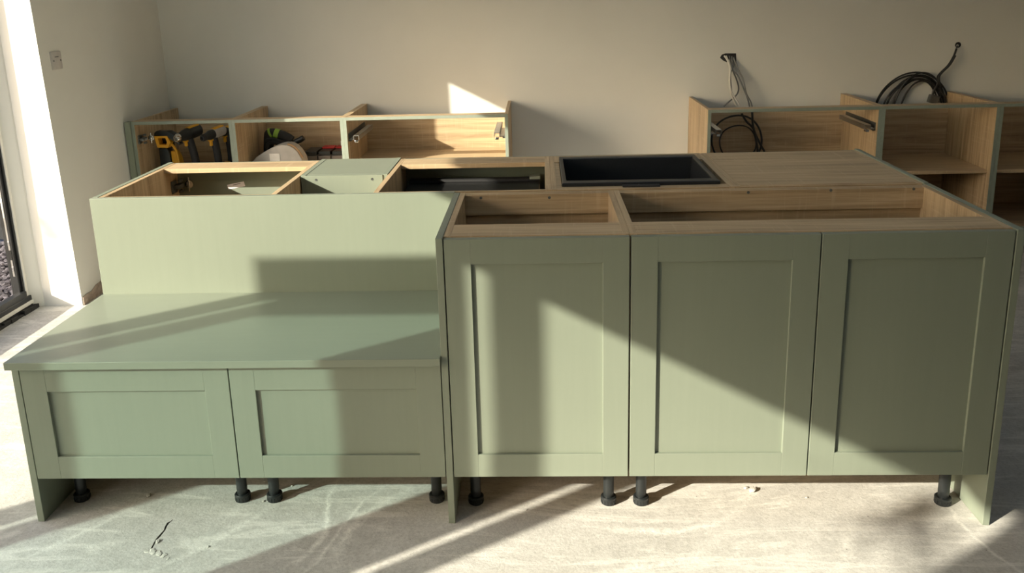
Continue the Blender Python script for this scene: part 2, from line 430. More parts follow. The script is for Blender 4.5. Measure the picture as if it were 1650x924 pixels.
# two folded leaves standing out from the opening
for i, (y0, w2) in enumerate(((-1.35, .093), (-1.49, .15))):
    y1 = y0+.06; xa, xb, zt = -2.14, (-.90, -.885)[i], 2.04
    d = Thing('door_2' if i == 0 else 'door_3', 'black framed glass door leaf folded back against its twin at the opening', 'door', (xa, y0, .04), kind='structure')
    bm = B(); box(bm, xa, xa+.093, y0, y1, .045, zt, .003); link('stile', bm, BLKF, d)
    bm = B(); box(bm, xb-w2, xb, y0, y1, .045, zt, .003); link('stile', bm, BLKF, d)
    bm = B(); box(bm, xa+.093, xb-w2, y0, y1, zt-.14, zt, .003); link('top_rail', bm, BLKF, d)
    bm = B(); box(bm, xa+.093, xb-w2, y0, y1, .045, .16, .003); link('bottom_rail', bm, BLKF, d)
    bm = B(); box(bm, xa+.093, xb-w2, y0+.027, y0+.033, .16, zt-.14); link('pane', bm, GLASS, d)

# outside: ground, slate chippings, dark fence
bm = B(); box(bm, -14, -1.14, -14, 14, -.10, .0); struct('ground_outside', bm, STONE)
ico = bmesh.new(); bmesh.ops.create_icosphere(ico, subdivisions=1, radius=1)
iv = np.array([v.co[:] for v in ico.verts]); ifc = np.array([[v.index for v in f.verts] for f in ico.faces]); ico.free()
gv, gf = [], []
for i in range(5200):
    x = -1.16-random.random()*1.5; y = 1.2+random.random()*1.70
    q = .009+random.random()*.011
    m = np.array((Matrix.Translation((x, y, .004+random.random()*.022)) @ Matrix.Rotation(random.random()*6.3, 4, 'Z') @ Matrix.Rotation(random.random()*1.2, 4, 'X') @ Matrix.Diagonal((q*1.4, q, q*.55, 1))))
    gv.append(iv @ m[:3, :3].T + m[:3, 3]); gf.append(ifc+12*i)
me = bpy.data.meshes.new('slate_chippings'); me.from_pydata(np.concatenate(gv).tolist(), [], np.concatenate(gf).tolist()); me.materials.append(STONE)
o = bpy.data.objects.new('slate_chippings', me); COL.objects.link(o)
tag(o, 'grey purple slate chippings on the ground outside the doors', 'gravel', kind='stuff')
fe = Thing('garden_fence', 'dark stained board fence standing beyond the slate chippings', 'fence', (-2.6, 3.0, .0))
for k in range(11):
    bm = B(); box(bm, -4.6, -1.34, 2.97, 2.99, .02+k*.165, .165+k*.165, .003); link('board', bm, DKWOOD, fe)
for x in (-4.5, -2.9, -1.40):
    bm = B(); box(bm, x-.04, x+.04, 2.99, 3.07, .0, 1.78, .003); link('post', bm, DKWOOD, fe)

# ================================================================ ISLAND
D1, D2, ZT, ZB = .5246, 1.1437, .8652, .1503
G = [0.0]
def leg_part(parent, x, y, ztop=ZB):
    z = fz(x); bm = B(); T = Matrix.Translation((x, y, z))
    h = ztop-z
    lathe(bm, [(.0150, .018), (.0152, .034), (.0160, .036), (.0163, .046), (.0157, .049), (.0168, h-.03), (.018, h-.01), (.018, h)], T, 24)
    lg = link('leg', bm, BLK, parent, smooth=True)
    bm = B(); prof = [(.0215, 0), (.0225, .002), (.0225, .014), (.0236, .016), (.0236, .021), (.021, .0235)]
    lathe(bm, prof, T, 28)
    for k in range(14):
        a = 2*math.pi*k/14
        obox(bm, T @ Matrix.Rotation(a, 4, 'Z') @ Matrix.Translation((.0226, 0, .008)), .0018, .0042, .012, .0004)
    link('adjuster_foot', bm, BLK, lg, smooth=True)
def side_panel(parent, x0, x1, y0, y1, z0, z1, edge=False, name='gable'):
    bm = B(); box(bm, x0, x1, y0, y1, z0, z1, .0006)
    if edge:
        for f in bm.faces:
            if f.calc_center_median().y < y0+.001: f.material_index = 1
    for f in bm.faces:
        if f.calc_center_median().z > z1-.0005: f.material_index = 2
    return link(name, bm, [OZ, EDGE, OY], parent)
def board(name, parent, x0, x1, y0, y1, z0, z1, mat, bev=.0006, edge=None):
    bm = B(); box(bm, x0, x1, y0, y1, z0, z1, bev)
    mats = [mat]
    if edge:
        mats.append(edge)
        for f in bm.faces:
            if f.calc_center_median().y < y0+.001: f.material_index = 1
    return link(name, bm, mats, parent)
def shaker(parent, name, x0, x1, z0, z1, yf=0.0, th=.02, fw=.071, label=None):
    """framed front facing -y: a mitre-less ring with a recessed centre panel"""
    bm = B(); bv = .0012
    box(bm, x0, x0+fw, yf, yf+th, z0, z1, bv); box(bm, x1-fw, x1, yf, yf+th, z0, z1, bv)
    box(bm, x0+fw-.0005, x1-fw+.0005, yf+.0002, yf+th, z0, z0+fw, bv); box(bm, x0+fw-.0005, x1-fw+.0005, yf+.0002, yf+th, z1-fw, z1, bv)
    d = link(name, bm, GZ, parent, label=label)
    bm = B(); box(bm, x0+fw-.004, x1-fw+.004, yf+.0085, yf+.016, z0+fw-.004, z1-fw+.004)
    link('centre_panel', bm, GZ, d)
    return d
def screw(parent, x, y, z, ny=-1, r=.0032):
    bm = B(); T = frame_mtx((x, y, z), (1, 0, 0), (0, 0, 1), (0, ny, 0))
    lathe(bm, [(r*1.5, -.002), (r*1.5, .0006), (r, .0008), (r*.5, .0001)], T, 12)
    link('screw_head', bm, DKSTEEL, parent, smooth=True)

# --- front run: bench end
def end_panel(name, label, x0, x1, y0, y1, ztop, notch=None):
    bm = B(); xm = (x0+x1)/2
    box(bm, x0, x1, y0, y1, fz(xm)+.0005, ztop, .0012)
    o = link(name, bm, GZ, None, base=(xm, (y0+y1)/2, fz(xm)))
    return tag(o, label, 'end panel')
ZS = .5040
end_panel('end_panel', 'low sage green end panel closing the bench beside the folding doors', 0, .020, 0, D1-.001, ZS)
end_panel('end_panel', 'tall sage green end panel between the bench seat and the tall cupboard', 1.221, 1.240, -.002, D1-.001, ZT)
end_panel('end_panel', 'tall sage green end panel closing the cupboard with the double doors', 2.7405, 2.7600, -.002, D1+.012, ZT)
end_panel('end_panel', 'sage green end panel behind the double-door cupboard, beside the oak-topped unit', 2.7405, 2.7580, D1+.014, D2, ZT+.002)
end_panel('end_panel', 'sage green end panel behind the bench, beside the unit with a hinge', -.002, .0165, D1+.021, D2, ZT)

BG = 'bench drawer units'
for i, (x0, x1, lab) in enumerate(((.021, .620, 'low bench unit with a sage green panelled drawer, next to the low end panel'),
                                   (.6205, 1.2195, 'low bench unit with a sage green panelled drawer, next to the tall end panel'))):
    t = Thing('bench_unit', lab, 'cabinet', ((x0+x1)/2, .26, 0), BG)
    side_panel(t, x0, x0+.018, .022, .50, ZB, ZS-.001); side_panel(t, x1-.018, x1, .022, .50, ZB, ZS-.001)
    board('bottom_panel', t, x0+.018, x1-.018, .022, .50, ZB, ZB+.018, OX)
    board('back_panel', t, x0+.018, x1-.018, .482, .50, ZB+.018, ZS-.001, OX)
    board('top_rail', t, x0+.018, x1-.018, .022, .10, ZS-.019, ZS-.001, OX)
    shaker(t, 'drawer_front', x0+.0012, x1-.0012, ZB+.001, .4985)
    lx = ((.072, .575), (.674, 1.173))[i]
    for x in lx:
        leg_part(t, x, .115); leg_part(t, x, .43)
bm = B(); box(bm, -.006, 1.2203, -.020, D1-.0005, ZS, ZS+.023, .0015)
tag(link('bench_board', bm, GX, None, base=(.6, .25, ZS)), 'long sage green seat board lying over the two drawer units', 'bench')
bm = B(); box(bm, -.002, 1.2205, D1, D1+.0195, fz(.6)+.012, ZT, .0012)
tag(link('bench_backboard', bm, GZ, None, base=(.6, D1+.01, fz(.6)+.001)), 'wide sage green upright board behind the bench seat', 'panel')

# --- front run: tall cupboards
def front_cupboard(x0, x1, label, doors, legs, screws):
    t = Thing('cupboard', label, 'cabinet', ((x0+x1)/2, .26, 0), 'cupboards facing the room')
    side_panel(t, x0, x0+.018, .021, D1, ZB, ZT-.001); side_panel(t, x1-.018, x1, .021, D1, ZB, ZT-.001)
    board('bottom_panel', t, x0+.018, x1-.018, .022, .50, ZB, ZB+.018, OX)
    board('back_panel', t, x0+.018, x1-.018, .506, D1-.001, ZB+.018, ZT-.002, OX)
    board('back_rail', t, x0+.018, x1-.018, .494, .506, .795, ZT-.003, OX)
    board('front_rail', t, x0+.018, x1-.018, .022, .137, ZT-.019, ZT-.0015, OX)
    for a, b in doors: shaker(t, 'door', a, b, ZB+.001, ZT-.004)
    for x in legs: leg_part(t, x, .105); leg_part(t, x, .43)
    for x, z in screws: screw(t, x, .494, z)
    return t
front_cupboard(1.2405, 1.7400, 'narrow open-topped oak cupboard with one sage green panelled door', [(1.2430, 1.7378)], (1.293, 1.692), [(1.31, .853), (1.532, .850)])
front_cupboard(1.7405, 2.7400, 'wide open-topped oak cupboard with two sage green panelled doors', [(1.7424, 2.2384), (2.2420, 2.7372)], (1.789, 2.679), [(2.169, .856), (2.43, .858), (2.69, .858)])

# --- back run of the island
YB0 = .545; YD = 1.1215
def back_unit(x0, x1, label, rail=True, door=True):
    t = Thing('base_unit', label, 'cabinet', ((x0+x1)/2, .83, 0), 'units in the back row of the island')
    side_panel(t, x0, x0+.018, YB0+.0005, YD, ZB, ZT-.001); side_panel(t, x1-.018, x1, YB0+.0005, YD, ZB, ZT-.001)
    board('bottom_panel', t, x0+.018, x1-.018, YB0, YD, ZB, ZB+.018, OX)
    board('back_panel', t, x0+.018, x1-.018, YB0+.001, YB0+.012, ZB+.018, ZT-.002, OX)
    if rail: board('top_rail', t, x0+.018, x1-.018, 1.008, YD, ZT-.019, ZT-.0015, OX)
    if door:
        d = board('door', t, x0+.002, x1-.002, YD+.0015, D2, ZB+.002, ZT-.004, GZ)
        bm = B(); box(bm, x0+.085, x1-.085, YD-.0004+.0005, YD+.0015, .24, .79); link('centre_panel', bm, GZ, d)
    for x in (x0+.06, x1-.06): leg_part(t, x, .62); leg_part(t, x, 1.05)
    return t
u1 = back_unit(.0180, .6220, 'open-topped oak unit with a sprung hinge and a paper slip inside')
u3 = back_unit(.9480, 1.5395, 'open-topped oak unit holding a black appliance, beside the sink unit')
u4 = back_unit(1.5400, 2.1385, 'oak sink unit carrying the black sink')
u5 = back_unit(2.1390, 2.7400, 'oak unit covered by a full oak top board, behind the double-door cupboard', rail=False)
board('top_board', u5, 2.157, 2.722, YB0+.012, YD, ZT-.019, ZT-.0005, OX)
board('packer_strip', u4, 1.558, 1.576, .56, 1.05, ZT-.022, ZT-.004, OX)
board('near_rail', u4, 1.558, 2.12, .557, .592, ZT-.019, ZT-.002, OX)
board('packer_strip', u4, 2.1015, 2.112, .60, 1.05, ZT-.030, ZT-.012, OX)

# hinge in the first unit
def hinge(parent, x, y, z, s=1):
    bm = B()
    obox(bm, Matrix.Translation((x+.004*s, y, z)), .006, .045, .05, .002)
    obox(bm, Matrix.Translation((x+.018*s, y+.01, z)), .024, .05, .018, .003)
    obox(bm, Matrix.Translation((x+.022*s, y+.02, z+.022)), .012, .026, .012, .002)
    obox(bm, Matrix.Translation((x+.022*s, y+.02, z-.022)), .012, .026, .012, .002)
    lathe(bm, [(.005, -.003), (.005, .004), (.003, .005)], frame_mtx((x+.008*s, y-.02, z+.012), (0, 1, 0), (0, 0, 1), (s, 0, 0)), 12)
    lathe(bm, [(.005, -.003), (.005, .004), (.003, .005)], frame_mtx((x+.008*s, y-.02, z-.014), (0, 1, 0), (0, 0, 1), (s, 0, 0)), 12)
    h = link('hinge', bm, DKSTEEL, parent, smooth=True)
    bm = B(); lathe(bm, [(.0165, 0), (.0165, .004), (.013, .0045)], frame_mtx((x+.045*s, y+.049, z), (1, 0, 0), (0, 0, 1), (0, -1, 0)), 20)
    obox(bm, Matrix.Translation((x+.045*s, y+.045, z)), .006, .003, .06, .001)
    link('hinge_cup', bm, CHROME, h, smooth=True)
hinge(u1, .036, 1.072, .778)
bm = B()
c = [at_y(*q, 1.105) for q in ((363.5, 299.5), (390.5, 294), (393, 301.5), (366, 307))]
vs = [bm.verts.new(p) for p in c]; vs2 = [bm.verts.new(p+Vector((0, .0008, 0))) for p in c]
bm.faces.new(vs); bm.faces.new(vs2)
for k in range(4): bm.faces.new((vs[k], vs[(k+1) % 4], vs2[(k+1) % 4], vs2[k]))
bmesh.ops.translate(bm, verts=bm.verts, vec=(0, .0155, 0))
o = link('paper_slip', bm, PAPER, None, base=(.27, 1.12, .75)); tag(o, 'small white paper slip stuck on the inside of a cabinet door', 'paper')
bm = B(); p = (c[0]*.5+c[1]*.5)*.72+(c[2]*.5+c[3]*.5)*.28
obox(bm, Matrix.Translation(p+Vector((.004, .0150, .001))) @ Matrix.Rotation(-.19, 4, 'Y'), .032, .0004, .0022); link('print_line', bm, INK, o)

# green boxed-in section
t = Thing('boxed_panel', 'narrow sage green boxed-in section between two open oak units', 'panel', (.79, .98, 0))
for x0, x1 in ((.6260, .6440), (.9285, .9465)):
    board('side_board', t, x0, x1, .830, D2, ZB, ZT+.001, GZ)
board('top_board', t, .6442, .9283, .8445, D2, ZT-.019, ZT, GX)
fb = board('face_board', t, .6442, .9283, .826, .844, ZB, ZT-.0005, GZ)
screw(fb, .683, .826, .850); screw(fb, .890, .826, .849)
for x in (.66, .91): leg_part(t, x, .92); leg_part(t, x, 1.10)
# black appliance in unit 3
t = Thing('built_in_appliance', 'black appliance casing standing inside the open oak unit', 'appliance', (1.243, .83, ZB+.018))
bm = B(); box(bm, .985, 1.502, .575, 1.095, ZB+.019, .778, .004); link('casing', bm, GLOSS, t)
bm = B(); box(bm, .985, 1.502, 1.062, 1.104, .778, .788, .002); link('rear_lip', bm, BLKM, t)
bm = B(); box(bm, 1.462, 1.503, 1.045, 1.10, .788, .800, .002); link('bracket', bm, EDGE, t)

# sink
t = Thing('sink', 'black rectangular sink set into the oak sink unit', 'sink', (1.838, .815, ZT))
ox0, ox1, oy0, oy1 = 1.577, 2.099, .585, 1.047; ix0, ix1, iy0, iy1 = 1.592, 2.081, .625, 1.006
zr = .876; zb = .69
bm = B()
def rect(x0, x1, y0, y1, z): return [bm.verts.new(q) for q in ((x0, y0, z), (x1, y0, z), (x1, y1, z), (x0, y1, z))]
R = [rect(ox0, ox1, oy0, oy1, ZT-.0015), rect(ox0, ox1, oy0, oy1, zr-.002), rect(ox0+.002, ox1-.002, oy0+.002, oy1-.002, zr), rect(ix0-.002, ix1+.002, iy0-.002, iy1+.002, zr),
     rect(ix0, ix1, iy0, iy1, zr-.003), rect(ix0+.012, ix1-.012, iy0+.012, iy1-.012, zb+.01), rect(ix0+.022, ix1-.022, iy0+.022, iy1-.022, zb)]
for a, b in zip(R, R[1:]):
    for k in range(4): bm.faces.new((a[k], a[(k+1) % 4], b[(k+1) % 4], b[k]))
bm.faces.new(R[-1])
R2 = [R[0], rect(ix0-.008, ix1+.008, iy0-.008, iy1+.008, ZT-.0015), rect(ix0, ix1, iy0, iy1, zb-.008)]
for a, b in zip(R2, R2[1:]):
    for k in range(4): bm.faces.new((a[k], a[(k+1) % 4], b[(k+1) % 4], b[k]))
bm.faces.new(R2[-1])
link('bowl', bm, SINK, t)
bm = B(); lathe(bm, [(.045, 0), (.045, .003), (.036, .004), (.030, -.001)], Matrix.Translation((1.83, .82, zb+.0005)), 24); link('drain', bm, CHROME, t, smooth=True)
bm = B(); box(bm, 1.775, 1.898, .560, .583, ZT-.0014, ZT+.0045, .001); cl = link('clip_bracket', bm, BLKM, t)
bm = B(); lathe(bm, [(.002, 0), (.002, .0012), (.001, .0014)], Matrix.Translation((1.83, .575, ZT+.0045)), 10); link('screw_head', bm, CHROME, cl)

# ================================================================ RUN ALONG THE BACK WALL
YF, YBK, ZT2 = 2.406, 2.992, .8545
SHZ = .485
def wall_unit(x0, x1, label, shelf=True, left=True, right=True):
    t = Thing('wall_base_unit', label, 'cabinet', ((x0+x1)/2, 2.7, 0), 'units along the back wall')
    side_panel(t, x0, x0+.018, YF, YBK, ZB, ZT2, edge=True); side_panel(t, x1-.018, x1, YF, YBK, ZB, ZT2, edge=True)
    a, b = x0+.018, x1-.018
    board('top_rail', t, a, b, YF, YF+.075, ZT2-.018, ZT2-.0005, OX, edge=EDGE)
    board('bottom_panel', t, a, b, YF, YBK-.05, ZB, ZB+.018, OX, edge=EDGE)
    board('back_panel', t, a, b, YBK-.058, YBK-.045, ZB+.018, ZT2-.068, OX)
    if shelf: board('shelf', t, a, b, YF+.03, YBK-.060, SHZ-.018, SHZ, OX)
    for x in (x0+.05, x1-.05): leg_part(t, x, YF+.09); leg_part(t, x, YBK-.10)
    return t
ua = wall_unit(-.7755, -.2070, 'open oak unit holding the cordless tools in the room corner')
ub = wall_unit(-.2068, .4180, 'open oak unit holding a dusty cover and trays, between two others')
uc = wall_unit(.4182, 1.3310, 'wide open oak unit with drawer runners, at the free end by the sunlit wall', shelf=False)
ur1 = wall_unit(2.4207, 3.3540, 'wide open oak unit with cables hanging into it', shelf=False)
ur2 = wall_unit(3.3542, 3.9790, 'open oak unit with a shelf below the coiled black cable')
ur3 = wall_unit(3.9792, 4.6000, 'open oak unit with a shelf, next after the unit below the coiled cable')
bm = B(); box(bm, -.8085, -.7765, YF-.012, YF+.04, .02, ZT2, .001)
tag(link('filler_strip', bm, GZ, None, base=(-.79, YF, .02)), 'sage green filler strip between corner wall and tool unit', 'panel')

def runner(parent, x, s, y0, z, ln=.46):
    """drawer runner on a gable face at x, reaching in direction s"""
    bm = B()
    box(bm, *(sorted((x, x+s*.003))), y0+.01, y0+ln, z-.022, z+.022, .0008)
    box(bm, *(sorted((x, x+s*.016))), y0+.01, y0+ln, z-.022, z-.018, .0008)
    r = link('drawer_runner', bm, DKSTEEL, parent)
    bm = B()
    xa, xb = sorted((x+s*.030, x+s*.062))
    box(bm, xa, xb, y0, y0+ln*.86, z+.008, z+.012, .0008)
    for q in (xa, xb-.003): box(bm, q, q+.003, y0, y0+ln*.86, z-.014, z+.012, .0005)
    box(bm, *(sorted((x+s*.003, x+s*.032))), y0+.02, y0+ln*.7, z-.016, z-.011, .0005)
    link('sliding_rail', bm, STEEL, r)
    bm = B(); obox(bm, Matrix.Translation((x+s*.046, y0+.015, z-.022)), .02, .03, .012, .002); link('catch', bm, CHROME, r)
board('shelf', uc, .4362, 1.313, YF+.03, YBK-.060, .555, .573, OX)
runner(uc, .4362, 1, YF+.015, .738); runner(uc, 1.3130, -1, YF+.015, .738)
runner(ur1, 3.3360, -1, YF+.015, .740); runner(ur1, 2.4387, 1, YF+.015, .730)
hinge(ua, -.7575, YF+.04, .748)

# ---------------------------------------------------------------- tools in the corner unit
def V(px, py, y): return at_y(px, py, y)
FR = frame_mtx
def upright(px, y): # base point on the shelf
    p = at_y(px, 258, y); return Vector((p.x, y, SHZ))
# cordless planer-like tool with loop handle
t0 = upright(278, 2.62)
t = Thing('cordless_saw', 'yellow and black cordless tool with a square loop handle, next to the gable hinge', 'power tool', t0, 'cordless tools')
M0 = Matrix.Translation(t0)
bm = B(); prism(bm, [(-.062, 0), (.002, 0), (.004, .155), (-.012, .185), (-.058, .185)], M0 @ FR((0, -.03, 0), (1, 0, 0), (0, 0, 1), (0, -1, 0)) @ Matrix.Translation((0, 0, -.06)), .065, .006); link('body', bm, BLK, t, smooth=True)
bm = B(); prism(bm, [(.006, 0), (.066, 0), (.062, .05), (.050, .13), (.035, .165), (.006, .165)], M0 @ FR((0, .03, 0), (1, 0, 0), (0, 0, 1), (0, -1, 0)), .055, .006); link('motor_housing', bm, YEL, t, smooth=True)
bm = B()
ring = [(-.062, .262), (-.050, .196), (.010, .192), (.030, .225), (.014, .262)]
hole = [(-.042, .250), (-.036, .212), (.003, .210), (.010, .226), (.003, .250)]
def ring_prism(bm, outer, inner, mtx, d):
    n = len(outer); vs = []
    for z in (0, d):
        vs.append([bm.verts.new(mtx @ Vector((x, y, z))) for x, y in outer]); vs.append([bm.verts.new(mtx @ Vector((x, y, z))) for x, y in inner])
    for k in range(n):
        m = (k+1) % n
        bm.faces.new((vs[0][k], vs[0][m], vs[1][m], vs[1][k])); bm.faces.new((vs[2][k], vs[2][m], vs[3][m], vs[3][k]))
        bm.faces.new((vs[0][k], vs[0][m], vs[2][m], vs[2][k])); bm.faces.new((vs[1][k], vs[1][m], vs[3][m], vs[3][k]))
ring_prism(bm, ring, hole, M0 @ FR((0, -.015, 0), (1, 0, 0), (0, 0, 1), (0, -1, 0)), .05); link('loop_handle', bm, YEL, t)
bm = B(); prism(bm, [(-.066, .262), (.014, .262), (.050, .235), (.075, .205), (.082, .215), (.062, .262), (.020, .288), (-.050, .290), (-.064, .280)], M0 @ FR((0, .0, 0), (1, 0, 0), (0, 0, 1), (0, -1, 0)), .06, .006); link('grip', bm, BLK, t, smooth=True)
bm = B(); prism(bm, [(-.048, .196), (.006, .194), (.006, .212), (-.04, .214)], M0 @ FR((0, .0, 0), (1, 0, 0), (0, 0, 1), (0, -1, 0)), .03, .003); box(bm, t0.x-.045, t0.x+.012, t0.y-.01, t0.y+.03, t0.z+.18, t0.z+.25, .003); link('battery', bm, BLKM, t)
bm = B(); tube(bm, spline([t0+Vector(q) for q in ((.02, -.03, .21), (.042, -.03, .17), (.05, -.03, .1), (.055, -.03, .010))]), .008, 8); link('lever', bm, YEL, t, smooth=True)

def drill(px, y, label, nose, body, scale=1.0, aim=(-.36, -.92, -.12), head_r=.026, hz=.27, hx=0.0):
    p0 = upright(px, y); s = scale
    t = Thing('cordless_drill', label, 'power tool', p0, 'cordless tools')
    M = Matrix.Translation(p0)
    # battery and foot
    bm = B(); obox(bm, M @ Matrix.Translation((0, 0, .017*s)) @ Matrix.Rotation(-.25, 4, 'Z'), .075*s, .105*s, .034*s, .005); link('battery', bm, BLK, t, smooth=True)
    bm = B(); obox(bm, M @ Matrix.Translation((0, 0, .041*s)) @ Matrix.Rotation(-.25, 4, 'Z'), .070*s, .095*s, .016*s, .004)
    obox(bm, M @ Matrix.Translation((-.012, -.03, .054*s)) @ Matrix.Rotation(-.25, 4, 'Z'), .034*s, .02*s, .02*s, .003); link('foot', bm, YEL, t, smooth=True)
    ax = Vector(aim).normalized(); hd = p0+Vector((-.006+hx, 0, hz))
    bm = B(); tube(bm, spline([p0+Vector((0.004, 0, .045*s)), p0+Vector((.004+hx*.4, 0, hz*.55)), hd-Vector((0, 0, .01))], 5), .02*s, 14, radii=None); link('grip', bm, BLKM, t, smooth=True)
    bm = B(); side = ax.cross(Vector((0, 0, 1)))
    obox(bm, FR(hd+ax*.022-Vector((0, 0, .045*s)), ax, side, (0, 0, 1)), .016, .016, .03, .003); link('trigger', bm, YEL, t, smooth=True)
    T = FR(hd, side, Vector((0, 0, 1)), ax)
    r = head_r*s
    bm = B(); lathe(bm, [(r*.7, -.085*s), (r*1.05, -.075*s), (r*1.1, -.02*s), (r*1.08, .005*s)], T, 24); link('motor_housing', bm, body, t, smooth=True)
    bm = B(); obox(bm, FR(hd+Vector((0, 0, r*.9))-ax*.035*s, ax, side, (0, 0, 1)), .075*s, .03*s, .016*s, .005); link('top_cover', bm, YEL, t, smooth=True)
    bm = B(); obox(bm, FR(hd-Vector((0, 0, r*1.02))+ax*.012, ax, side, (0, 0, 1)), .04*s, .026*s, .012*s, .003); link('under_cover', bm, YEL, t, smooth=True)
    bm = B(); lathe(bm, [(r*1.02, .005*s), (r*1.0, .03*s), (r*.8, .045*s), (r*.72, .068*s)], T, 24); ck = link('gear_case', bm, BLK, t, smooth=True)
    bm = B(); lathe(bm, [(r*.72, .068*s), (r*.74, .075*s), (r*.55, .086*s), (r*.36, .086*s), (r*.30, .072*s)], T, 24); link('chuck', bm, nose, t, smooth=True)
    return t
drill(315, 2.58, 'cordless drill with a bright steel chuck ring on the shelf', CHROME, BLK, 1.12, hz=.268, hx=-.02, head_r=.03)
drill(351, 2.60, 'compact cordless driver with a grey motor casing, standing alone mid-shelf', BLKM, DUSTY, 1.08, hz=.262, hx=-.005)
drill(372, 2.80, 'cordless driver half hidden behind the pale grey-green gable edge', BLKM, BLK, 1.0, hz=.245, head_r=.024)

# ---------------------------------------------------------------- contents of the second unit
# pale curved cover
yc = 2.62
pa, pb = at_y(413, 258, yc), at_y(488, 258, yc); pt = at_y(457, 231, yc)
base = Vector(((pa.x+pb.x)/2, yc, SHZ))
t = Thing('curved_cover', 'dusty pale grey curved guard with a tan edge in open unit', 'cover', base)
def guard(x0, x1, xm, zt, n=14):
    pts = [(x0+.012, SHZ), (x0-.004, SHZ+.10), (x0+.02, SHZ+.125)]
    for k in range(n+1):
        u = k/n
        # rising shoulder then quarter-round fall
        x = x0+.02+(x1-x0-.02)*u
        h = (SHZ+.125)+(zt-SHZ-.125)*math.sin(min(1, u/.62)*math.pi/2) if u < .62 else SHZ+(zt-SHZ)*math.sqrt(max(0, 1-((u-.62)/.38)**2))
        pts.append((x, h))
    pts.append((x1, SHZ)); return pts
g = guard(pa.x, pb.x+.03, pt.x, pt.z)
seen = []; g = [q for q in g if not (q in seen or seen.append(q))]
bm = B(); prism(bm, g, FR((0, yc+.06, 0), (1, 0, 0), (0, 0, 1), (0, -1, 0)), .12, .006); sh = link('shell', bm, DUSTY, t, smooth=True)
bm = B(); tube(bm, [Vector((x+.004, yc-.045, z+.002)) for x, z in g[11:-1]], .007, 8); link('edge_trim', bm, TAN, sh, smooth=True)
lp = at_y(443, 256, yc-.062)
bm = B(); box(bm, lp.x-.03, lp.x+.03, yc-.0625, yc-.0605, lp.z-.02, lp.z+.03, .0004); link('sticker', bm, WHITE, sh)
# black cordless tool with lime band lying behind it
y2 = 2.76
p = [at_y(*q, y2) for q in ((428, 244), (430, 225), (437, 215), (446, 216), (458, 220), (470, 227), (478, 229), (489, 222))]
t = Thing('vacuum_hose', 'black hose and bag with lime green bands behind the curved guard', 'hose', (p[3].x, y2, SHZ))
bm = B(); tube(bm, spline([Vector((p[0].x+.01, y2, SHZ+.022)), p[1]+Vector((.012, 0, 0)), p[2], p[4], p[5]], 6), .03, 14, radii=None); hs = link('hose', bm, BLKM, t, smooth=True)
bm = B(); tube(bm, [p[3]+Vector((-.012, 0, .004)), p[3]+Vector((.014, 0, -.004))], .0325, 16); link('lime_band', bm, LIME, hs, smooth=True)
bm = B(); tube(bm, [p[2]+Vector((-.006, 0, -.002)), p[2]+Vector((.006, 0, .003))], .0325, 16); link('lime_band', bm, LIME, hs, smooth=True)
bm = B(); tube(bm, [p[5]+Vector((-.01, -.01, -.02)), (p[6]+p[7])/2, p[7]], .016, 12, radii=[.014, .018, .016]); link('nozzle', bm, BLK, t, smooth=True)
bm = B()
tube(bm, spline([Vector((p[0].x+.02, y2-.03, SHZ+.03)), at_y(430, 228, y2-.03), at_y(455, 229, y2-.03), at_y(483, 237, y2-.03)], 6), .014, 10)
tube(bm, spline([Vector((p[0].x+.04, y2-.05, SHZ+.03)), at_y(432, 233, y2-.05), at_y(458, 233, y2-.05), at_y(480, 239, y2-.05)], 6), .012, 10)
link('strap', bm, BLKM, t, smooth=True)
# parts trays
y3 = 2.70
xs = [at_y(q, 250, y3).x for q in (487, 511, 511, 533, 533, 556)]
zt_ = at_y(520, 246, y3).z
for i, lab in enumerate(('grey parts tray beside the curved guard, without a red lid', 'grey parts tray with a red lid edge, in the middle of the row', 'grey parts tray with a red lid and white label, against the gable')):
    x0, x1 = xs[2*i]+.003, min(xs[2*i+1]-.003, .3985)
    t = Thing('parts_tray', lab, 'tray', ((x0+x1)/2, y3+.09, SHZ), 'parts trays')
    bm = B(); box(bm, x0, x1, y3, y3+.18, SHZ, zt_-.02, .004); link('body', bm, GREYBOX, t)
    bm = B(); box(bm, x0+.003, x1-.003, y3+.01, y3+.17, zt_-.02, zt_+.004, .004); lid = link('lid', bm, BLK, t)
    bm = B(); box(bm, x0+.012, x1-.012, y3-.005, y3+.002, SHZ+.03, SHZ+.055, .002); link('latch', bm, BLK, t)
    if i:
        bm = B(); box(bm, x0, x1, y3+.11, y3+.175, zt_+.003, zt_+.014, .003); link('red_edge', bm, RED, lid)
    if i == 2:
        bm = B(); box(bm, x1-.055, x1-.005, y3+.150, y3+.153, zt_+.013, zt_+.042, .0004); link('label_card', bm, PAPER, lid)

# ---------------------------------------------------------------- wall switch plate
a = [at_x(*q, XW-.006) for q in ((88, 82), (107, 81), (111, 112), (94, 113))]
yc_, zc_ = 1.885, (a[0].z+a[2].z)/2
t = Thing('switch_plate', 'white wall plate with two screws on the wall beside the reveal', 'switch', (XW, yc_, zc_))
def xw_at(y): return -.8345+(XW+.8345)*(y-Y_OP1)/(YW-Y_OP1)
xp = xw_at(yc_)-.0125
bm = B(); box(bm, xp-.012, xp+.010, yc_-.043, yc_+.043, zc_-.043, zc_+.043, .004); pl = link('plate', bm, PLATE, t, smooth=True)
for dy in (-.03, .03):
    bm = B(); lathe(bm, [(.005, 0), (.005, .001), (.002, .0004)], FR((xp+.0098, yc_+dy, zc_), (0, 1, 0), (0, 0, 1), (1, 0, 0)), 12); link('screw_head', bm, DKSTEEL, pl)
bm = B(); box(bm, xp+.0098, xp+.0106, yc_-.016, yc_+.016, zc_+.016, zc_+.020, .0002); link('slot', bm, INK, pl)

